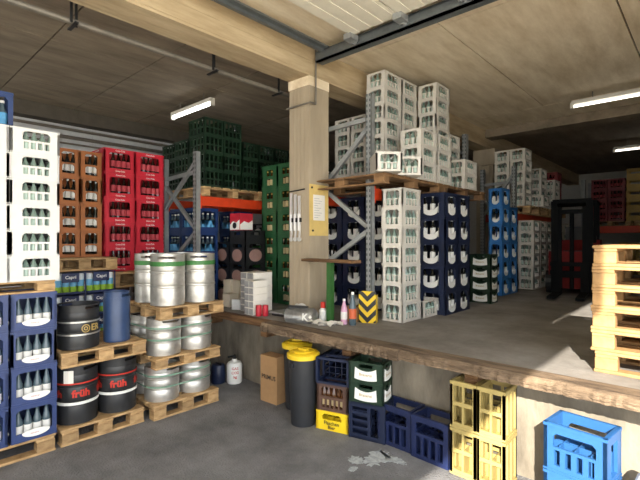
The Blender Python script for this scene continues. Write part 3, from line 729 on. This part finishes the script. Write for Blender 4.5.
# ------------------------------------------------------------------ boxes and clutter on the dock
q = MB(); q.box(-.08, -.07, 0, .08, .07, .085); me_cream = q.mesh('small_carton', 'cream')
n_ = 0
for i, (x, y, hh) in enumerate(((-5.02, 3.62, 4), (-4.86, 3.66, 4), (-4.70, 3.70, 3), (-4.86, 3.50, 2))):
    for k in range(hh):
        o = obj('small_carton', me_cream, None, (x+random.uniform(-.006, .006), y, D+k*.086), random.uniform(-.05, .05))
        tag(o, f'small cream carton, {ordn(k, hh)} of the {["leftmost", "second", "third", "front"][i]} carton pile by the kegs', 'carton', 'small cream cartons')
for i, (x, y, z, r) in enumerate(((-4.58, 3.40, D, .5), (-4.64, 3.56, D, -.3), (-4.50, 3.46, D, 1.0))):
    q = MB(); q.box(-.055, -.04, 0, .055, .04, .13); o = obj('small_pack', q.mesh('small_pack', 'bag'), None, (x, y, z), r)
    tag(o, ['small white pack standing beside the silver packs', 'crumpled white pack leaning by the cream cartons', 'white pack at the foot of the silver stack'][i], 'pack', 'loose white packs')
def white_pack(x, y, z, w, d, h, lab):
    t = thing('paper_pack', lab, 'pack', (x, y, z), random.uniform(-.03, .03), 'stacked white packs')
    q = MB(); q.box(-w/2, -d/2, 0, w/2, d/2, h); part('wrapper', q, 'offwhite', t)
    q = MB()
    for k in range(2): q.box(-w/2+.004+k*w*.5, -d/2-.004, .006, -w/2+w*.46+k*w*.5, -d/2, h-.006)
    part('silver_end', q, 'silverpack', t)
for k in range(6): white_pack(-4.33, 3.52, D+k*.082, .26, .3, .08, f'white pack with silver end, {ordn(k, 6)} of the rear pack stack')
for k in range(5): white_pack(-4.14, 3.36, D+k*.082, .17, .22, .08, f'white pack with silver end, {ordn(k, 5)} of the front pack stack')
for i, x in enumerate((-3.98, -3.93)):
    q = MB(); q.lathe([(.032, 0), (.036, .01), (.036, .12), (.03, .13)], 12); o = obj('red_can', q.mesh('red_can', 'canred', True), None, (x, 3.27+i*.06, D)); tag(o, ['red can standing against the white packs', 'red can next to the other one, nearer the tray'][i], 'can', 'red cans')
t = thing('serving_tray', 'flat grey tray lying on the dock edge', 'tray', (-3.72, 3.55, D), .1)
q = MB(); q.box(-.22, -.14, .03, .22, .14, .042); part('tray_plate', q, 'silverpack', t)
q = MB(); q.box(-.2, -.12, 0, .2, .12, .03); part('tray_base', q, 'black', t)
def lump(name, r, sc, mt, label, cat, loc, seed, amp=.25, rz=0):
    bm = bmesh.new(); bmesh.ops.create_icosphere(bm, subdivisions=3, radius=r); rn = random.Random(seed)
    ph = [(rn.uniform(4, 14)/r*.2, rn.uniform(0, 6), Vector((rn.uniform(-1, 1), rn.uniform(-1, 1), rn.uniform(-1, 1))).normalized()) for _ in range(9)]
    for v in bm.verts:
        d_ = sum(math.sin(v.co.dot(a)*f*3+p) for f, p, a in ph)/9*amp*2
        v.co = v.co*(1+d_); v.co = Vector((v.co.x*sc[0], v.co.y*sc[1], max(v.co.z*sc[2], -r*sc[2]*.55)+r*sc[2]*.55))
    me = bpy.data.meshes.new(name); bm.to_mesh(me); bm.free(); me.materials.append(M[mt])
    return tag(obj(name, me, None, loc, rz), label, cat)
lump('plastic_bag', .085, (1.3, 1, .9), 'bag', 'crumpled white plastic bag on the grey tray', 'bag', (-3.62, 3.62, D+.042), 3)
t = thing('foil_bag', 'silver foil bag lettered K lying on the dock edge', 'bag', (-3.36, 3.36, D), .35)
q = MB(); a, b, h = .185, .10, .155
v = []; nn = 8
for k, (sx, sy, z) in enumerate(((.9, .8, 0), (1, 1, .04), (1, .9, .09), (.92, .55, .135), (.8, .12, h))):
    for i in range(16):
        th_ = 2*PI*i/16; cx_ = max(-1, min(1, 1.3*math.cos(th_))); cy_ = max(-1, min(1, 1.3*math.sin(th_)))
        v.append((a*sx*cx_+random.uniform(-.006, .006), b*sy*cy_+random.uniform(-.006, .006), z+random.uniform(-.004, .004)*(k > 0)))
f = [(k*16+i, k*16+(i+1) % 16, (k+1)*16+(i+1) % 16, (k+1)*16+i) for k in range(4) for i in range(16)]+[tuple(range(15, -1, -1)), tuple(range(64, 80))]
q.add(v, f); part('bag_body', q, 'foil', t, True)
q = MB(); text_mb('K', .1, lambda u_, v_: (u_+.09, -.112+max(0, v_)*.25, .07+v_), .004, q); text_mb('+', .06, lambda u_, v_: (u_+.155, -.112+max(0, v_)*.25, .075+v_), .004, q); part('lettering', q, 'white', t)
q = MB(); q.box(-.15, -.02, .15, .08, .02, .175); part('dark_seal', q, 'black', t)
t = thing('squat_bottle', 'red capped squat bottle behind the foil bag', 'bottle', (-3.20, 3.54, D))
q = MB(); q.lathe([(.04, 0), (.045, .02), (.045, .12), (.02, .15)], 12); part('body', q, 'lwhite', t, True)
q = MB(); q.lathe([(.025, .15), (.028, .155), (.026, .21), (.018, .215)], 12); part('cap', q, 'red', t, True)
t = thing('work_table', 'narrow wooden table board on a green steel leg', 'table', (-3.08, 3.52, D))
q = MB(); q.box(-.36, -.08, .66, .36, .08, .69); part('table_top', q, 'plank', t)
for x in (-.02,):
    q = MB(); q.box(x-.03, .0, 0, x+.03, .06, .66); q.box(x-.05, -.02, 0, x+.05, .07, .012); part('leg', q, 'greenpaint', t)
t = thing('small_box', 'open brown cardboard box behind the table leg', 'box', (-2.98, 3.80, D)); q = MB(); q.box(-.09, -.07, 0, .09, .07, .16); q.box(-.09, -.1, .13, .09, -.07, .165); part('box_body', q, 'cardboard', t)
for i, (x, y, r) in enumerate(((-3.06, 3.40, .2), (-2.98, 3.45, .7), (-3.14, 3.36, -.2))):
    q = MB(); nn = 5
    pts = [[(-.11+.22*a/nn, -.07+.14*b/nn, .012+i*.012+.012*math.sin(a*2+b*1.7+i)) for a in range(nn+1)] for b in range(nn+1)]
    v = [p for row in pts for p in row]+[(p[0], p[1], p[2]-.006) for row in pts for p in row]; N = (nn+1)**2; f = []
    for b in range(nn):
        for a in range(nn): k = b*(nn+1)+a; f += [(k, k+1, k+nn+2, k+nn+1), (N+k, N+k+nn+1, N+k+nn+2, N+k+1)]
    q.add(v, f); o = obj('paper_sheet', q.mesh('paper_sheet', 'offwhite'), None, (x, y, D+.004), r); tag(o, ['crumpled white paper on the dock edge', 'second crumpled paper beside the two bottles', 'crumpled paper touching the foil bag'][i], 'paper', 'crumpled papers')
def loose_bottle(x, y, h, r, lmat, gl, label):
    t = thing('drink_bottle', label, 'bottle', (x, y, D))
    q = MB(); q.lathe([(r*.9, 0), (r, .015), (r, h*.55), (r*.8, h*.66), (r*.4, h*.84), (r*.36, h*.93)], 14); part('glass', q, gl, t, True)
    q = MB(); q.lathe([(r*1.01, h*.2), (r*1.03, h*.2), (r*1.03, h*.5), (r*1.01, h*.5)], 14, cap0=False, cap1=False); part('label', q, lmat, t, True)
    q = MB(); q.lathe([(r*.42, h*.92), (r*.42, h), (r*.3, h*1.001)], 12); part('cap', q, 'white', t, True)
loose_bottle(-2.93, 3.58, .27, .038, 'lwhite', 'pink', 'short bottle with pinkish drink beside the hazard guard')
loose_bottle(-2.83, 3.60, .35, .040, 'label_orange', 'gclear', 'tall bottle with orange label touching the hazard guard')

# pillar fittings
t = thing('clipboard', 'plywood board with pinned paper on the front pillar', 'clipboard', (-3.463, 3.69, 1.80))
q = MB(); q.box(.003, -.10, 0, .015, .22, .60)
part('board', q, 'ply', t)
q = MB(); q.box(.015, -.045, .18, .018, .155, .48); part('paper', q, 'offwhite', t)
q = MB()
for k in range(9): q.box(.0182, -.03, .21+k*.028, .0187, .04+.08*((k*7) % 5)/5, .215+k*.028)
part('writing', q, 'silverpack', t)
for y, z in ((-.07, .56), (.19, .56), (-.055, .06)):
    q = MB(); q.tube((.015, y, z), (.025, y, z), .013, 8); part('screw', q, 'black', t)
for i in range(3):
    x = -3.74+i*.068
    t = thing('keg_wrench', ['leftmost', 'middle', 'rightmost'][i]+' of three long chrome tools hanging on the pillar', 'tool', (x, 3.572, 1.76), 0, 'chrome tools on the pillar')
    q = MB(); q.box(-.018, -.006, .12, .018, .006, .55-.02*i); q.tube((0, 0, .1), (0, 0, .3), .02, 8); part('shaft', q, 'chrome', t)
    q = MB(); q.tube((0, -.01, .0), (0, .01, 0), .026, 12); q.bar((0, 0, 0), (.012, 0, .12), .018); part('hook', q, 'chrome', t)
    q = MB(); q.box(-.026, -.014, .2, .026, .014, .25); part('collar', q, 'black', t)
q = MB(); q.tube((-3.79, 3.586, 2.33), (-3.53, 3.586, 2.345), .008, 6); tag(obj('tool_rail', q.mesh('tool_rail', 'black')), 'thin dark rail holding the chrome tools', 'rail')

# ------------------------------------------------------------------ in front of the dock wall
# bins
def bin_(x, y, label, rz=0):
    t = thing('waste_bin', label, 'bin', (x, y, 0), rz, 'black bins with yellow lids')
    q = MB(); q.lathe([(.115, 0), (.12, .02), (.142, .62), (.15, .62), (.15, .645), (.13, .645)], 28); part('body', q, 'bin', t, True)
    q = MB(); q.lathe([(.158, .63), (.160, .668), (.142, .680), (.135, .670), (.09, .690), (.03, .694)], 28); l_ = part('lid', q, 'yellow', t, True)
    q = MB(); q.box(-.05, -.018, .69, .05, .018, .712); part('lid_grip', q, 'yellow', l_)
    q = MB(); q.lathe([(.1, .684), (.108, .692), (.1, .698)], 24, cap0=False, cap1=False); part('lid_ridge', q, 'yellow', l_, True)
    q = MB(); q.box(-.02, -.168, .56, .02, -.145, .6); part('handle', q, 'bin', t)
bin_(-2.91, 2.94, 'front black bin with yellow lid before the dock wall')
bin_(-3.235, 3.175, 'rear black bin with yellow lid beside the cardboard box', .6)
t = thing('tall_box', 'tall brown cardboard box with dark lettering before the dock wall', 'box', (-3.545, 3.12, 0), .05)
q = MB(); q.box(-.125, -.075, 0, .125, .075, .50); part('carton', q, 'cardboard', t)
q = MB(); text_mb('PRIMUS', .065, lambda a, b: (a, -.0765, .27+b), .002, q); part('lettering', q, 'inkdark', t)
q = MB(); text_mb('Sonnenschirm', .02, lambda a, b: (a, -.0765, .215+b), 0, q); part('small_lettering', q, 'inkdark', t) if False else None
# canister and dark can
t = thing('gas_canister', 'white canister with red print standing by the dock wall', 'canister', (-4.36, 3.20, 0))
q = MB(); q.lathe([(.085, 0), (.095, .015), (.095, .22), (.08, .25), (.035, .265), (.03, .29)], 20); part('body', q, 'white', t, True)
q = MB(); q.tube((0, 0, .29), (0, 0, .32), .022, 10); q.bar((0, 0, .325), (-.09, -.03, .30), .022); part('valve', q, 'black', t)
for k, tx in enumerate(('GAS', 'CO2', 'kg')):
    q = MB(); text_mb(tx, .045, (lambda kk: lambda a, b: (.0965*math.cos(-.55+a/.0965), .0965*math.sin(-.55+a/.0965), .19-kk*.05+b))(k), .001, q); part('print', q, 'red', t)
t = thing('dark_can', 'dark blue canister between the kegs and white canister', 'canister', (-4.50, 3.06, 0))
q = MB(); q.lathe([(.08, 0), (.085, .01), (.085, .2), (.07, .225), (.03, .23)], 18); part('body', q, 'cnavy2', t, True)
q = MB(); q.bar((-.05, 0, .235), (.05, 0, .235), .015); part('handle', q, 'black', t)

# yellow, brown and navy crates stacked
rzc = .28
crate('yellow', -2.62, 3.10, 0, 'bright yellow lettered crate at the bottom below the brown one', 'crates before the dock wall', rzc)
crate('brown', -2.62, 3.10, .175, 'brown beer crate between the yellow and navy crates', 'crates before the dock wall', rzc, blabel='beer bottle in the brown crate before the dock wall')
crate('navy_open', -2.62, 3.13, .43, 'empty navy crate lying on its side on the brown crate', 'crates before the dock wall', rzc)
# navy crate on its side and green label crates on it
crate('navy_side', -2.27, 3.16, 0, 'navy crate on its side carrying the green crates', 'crates before the dock wall', .25)
for k in range(2): crate('green_label', -2.27, 3.15, .327+k*.178, ['dark green label crate, lower of the pair by the bins', 'dark green label crate, upper of the pair by the bins'][k], 'green label crates', .25)
crate('navy_tall', -2.00, 3.22, 0, 'empty navy crate left of its navy neighbour', 'crates before the dock wall')
crate('navy_tall', -1.65, 3.19, 0, 'empty navy crate next to the pale yellow crates', 'crates before the dock wall', -.04)
for i, x in enumerate((-1.37, -1.165)):
    for k in range(2): crate('pale_yellow', x, 3.17, k*.35, f'pale yellow empty crate, {"upper" if k else "lower"} of the {"left shaded" if i == 0 else "right sunlit"} pair', 'pale yellow crates')
for k in range(2): crate('sky', -.615, 3.10, k*.30, ['sky blue empty crate underneath at the right picture edge', 'sky blue empty crate on top in the sunlight'][k], 'sky blue crates', -.12)
lump('white_sack', .12, (1.1, 1, 2.2), 'bag', 'crumpled white sack on the ground right of the sky blue crates', 'sack', (-.29, 3.12, .0), 11, .2)
# white spill
q = MB(); rn = random.Random(5); n = 44
for (cx, cy, rx, ry) in ((-2.0, 2.86, .10, .14), (-2.1, 2.72, .07, .06), (-1.88, 2.93, .10, .05), (-2.04, 2.60, .03, .05)):
    pts = [(cx+rx*math.cos(2*PI*i/n)*rn.uniform(.55, 1.15), cy+ry*math.sin(2*PI*i/n)*rn.uniform(.55, 1.15)) for i in range(n)]
    q.prism(pts, lambda a, b, c: (a, b, c), .0005, .003)
o = obj('white_spill', q.mesh('white_spill', 'powder')); tag(o, 'dried white spill on the asphalt before the navy crates', 'spill'); o['kind'] = 'stuff'

# ------------------------------------------------------------------ pallets on the dock at right
for k in range(6):
    pallet(-.05+random.uniform(-.015, .015), 3.85+random.uniform(-.01, .01), D+k*.144, 1.15, .8, f'pale empty pallet, {ordn(k, 6)} of the sunlit stack on the dock', mt='woodnew', group='empty pallets on the dock', nb=5, long='x')

# ------------------------------------------------------------------ farther along the dock
for k in range(4): crate('green_label', -2.48, 6.22, D+k*.172, f'dark green label crate, {ordn(k, 4)} of the far stack before the pillar', 'green label crates', 0, bottles=False)
G = 'mid blue water crates'
stack('cyan', -2.63, 7.26, D, 6, 'mid blue water crate', 'of tall stack past rack end', G)
stack('cyan', -2.63, 7.63, D, 5, 'mid blue water crate', 'of second stack past rack end', G)
G = 'white water crates on the far rack'
pallet(-2.9, 8.95, 2.24, .85, 1.2, 'near pallet on the far rack', h=.14, group='pallets on the racks')
pallet(-2.9, 10.3, 2.24, .85, 1.2, 'far pallet on the far rack', h=.14, group='pallets on the racks')
F0 = 2.38
for i, (x, y, n, wh) in enumerate(((-2.96, 8.5, 5, 'middle near stack'), (-2.68, 8.5, 5, 'aisle near stack'), (-2.83, 8.95, 4, 'aisle second stack'), (-2.5, 8.95, 1, 'single front row'), (-2.75, 9.75, 4, 'aisle third stack'), (-2.6, 10.15, 3, 'aisle fourth stack'), (-3.1, 9.0, 5, 'middle second stack'))):
    stack('white24t', x, y, F0, n, 'dim white water crate', f'of {wh} on far rack', G)
stack('maroon', -2.75, 10.7, F0, 3, 'dim red crate', 'of stack at far rack end', 'dim red crates')
for i in range(6):
    stack('white24t', -2.55, 8.55+i*.42, D, 6, 'dim white water crate', f'of {LN[i]} floor stack under far rack', G)

# forklift
t = thing('forklift', 'dim forklift with black mast and red body at the back', 'forklift', (-1.72, 7.95, D), .12)
t.scale = (.92, .92, .95)
for s in (-1, 1):
    q = MB(); q.box(s*.27-.05, -.06, .04, s*.27+.05, .06, 1.62); part('mast_rail', q, 'forkblack', t)
    q = MB(); q.box(s*.19-.03, -.03, .04, s*.19+.03, .05, 1.52); part('inner_rail', q, 'forkblack', t)
    q = MB(); q.box(s*.2-.06, -1.0, .03, s*.2+.06, -.08, .07); q.box(s*.2-.06, -.12, .03, s*.2+.06, -.06, .55); part('fork', q, 'forkblack', t)
    q = MB(); q.tube((s*.36-.07, .25, .2), (s*.36+.07, .25, .2), .2, 18); part('wheel', q, 'black', t)
    q = MB(); q.bar((s*.33, .3, .9), (s*.33, .45, 1.62), .05); part('guard_post', q, 'forkblack', t)
    q = MB(); q.bar((s*.33, 1.4, .9), (s*.33, 1.2, 1.62), .05); part('guard_post', q, 'forkblack', t)
for z in (.3, 1.40, 1.58):
    q = MB(); q.box(-.3, -.03, z, .3, .05, z+.07); part('cross_member', q, 'forkblack', t)
q = MB(); q.tube((0, 0, .1), (0, 0, 1.42), .035, 10); part('lift_cylinder', q, 'forkblack', t)
q = MB(); q.box(-.33, -.11, .35, .33, -.06, .42); q.box(-.33, -.11, .5, .33, -.06, .57); part('fork_carriage', q, 'forkblack', t)
q = MB(); q.prism([(.1, .1), (1.7, .1), (1.75, .5), (1.5, .95), (.9, .95), (.8, .55), (.35, .6), (.1, .75)], lambda a, b, c: (c, a, b), -.38, .38); part('chassis', q, 'forkred', t)
q = MB(); q.box(-.36, .4, 1.6, .36, 1.3, 1.65); part('roof_guard', q, 'forkblack', t)
q = MB(); q.box(-.22, .82, .62, .22, 1.25, .75); q.box(-.22, 1.15, .7, .22, 1.27, 1.2); part('seat', q, 'black', t)

# rack at the back wall
t = thing('pallet_rack', 'dark rack with red beams along the back wall', 'rack', (-1.0, 14.3, D), 0, 'pallet racks')
for x in (-1.75, .1, 1.85):
    q = MB(); q.box(x-.05, -.3, 0, x+.05, -.22, 2.6); part('upright', q, 'rackgrey', t); q = MB(); q.box(x-.05, .62, 0, x+.05, .7, 2.6); part('upright', q, 'rackgrey', t)
for y in (-.28, .64):
    q = MB(); q.box(-1.75, y, 1.1, 1.85, y+.05, 1.28); part('beam', q, 'orange', t)
for i, x in enumerate((-2.1, -1.1)):
    pallet(x, 14.4, D+1.28, .95, .9, ['pallet under the dim red crates by the back wall', 'pallet under the ochre crates by the back wall'][i], h=.13, nb=5, group='pallets on the racks')
for i, x in enumerate((-2.36, -1.97)): stack('maroon', x, 14.2, D+1.41, 4, 'dim red crate', f'of {["left", "right"][i]} stack by back wall', 'dim red crates')
for i, x in enumerate((-1.55, -1.18, -.81)): stack('ochre', x, 14.1, D+1.41, 5, 'ochre yellow crate', f'of the {LN[i]} stack high on the back rack', 'ochre yellow crates')
for i, x in enumerate((-1.72, -1.35, -.98)): stack('ochre', x, 14.05, D, 3, 'ochre yellow crate', f'of the {LN[i]} stack below the back rack beam', 'ochre yellow crates')

# ------------------------------------------------------------------ bottles in the crates: nearest as single objects, the rest as one object
cp = cam.location
def dist(b): return (Vector(b[1])-cp).length
PENDING.sort(key=dist)
count = {}; rest = []
for k, p, lab in PENDING:
    nm = BT[k][2]; count[nm] = count.get(nm, 0)+1
    if count[nm] > 300: rest.append((k, p)); continue
    o = obj(nm, BT[k][0], None, p, random.uniform(0, 6)); tag(o, lab, 'can' if nm == 'drink_can' else 'bottle', nm.replace('_', ' ')+'s in crates')
if rest:
    slots_ = {}; mats_ = []; V = []; Fc = []; MI = []
    for k, p in rest:
        me = BT[k][0]; o = len(V); V += [(v.co.x+p[0], v.co.y+p[1], v.co.z+p[2]) for v in me.vertices]
        for f in me.polygons:
            mm = me.materials[f.material_index]
            if mm.name not in slots_: slots_[mm.name] = len(mats_); mats_.append(mm)
            Fc.append(tuple(i+o for i in f.vertices)); MI.append(slots_[mm.name])
    me = bpy.data.meshes.new('crated_bottles'); me.from_pydata(V, [], Fc)
    for mm in mats_: me.materials.append(mm)
    for f, i in zip(me.polygons, MI): f.material_index = i; f.use_smooth = True
    o = tag(obj('crated_bottles', me), 'many small bottles standing in the farther crates', 'bottles'); o['kind'] = 'stuff'
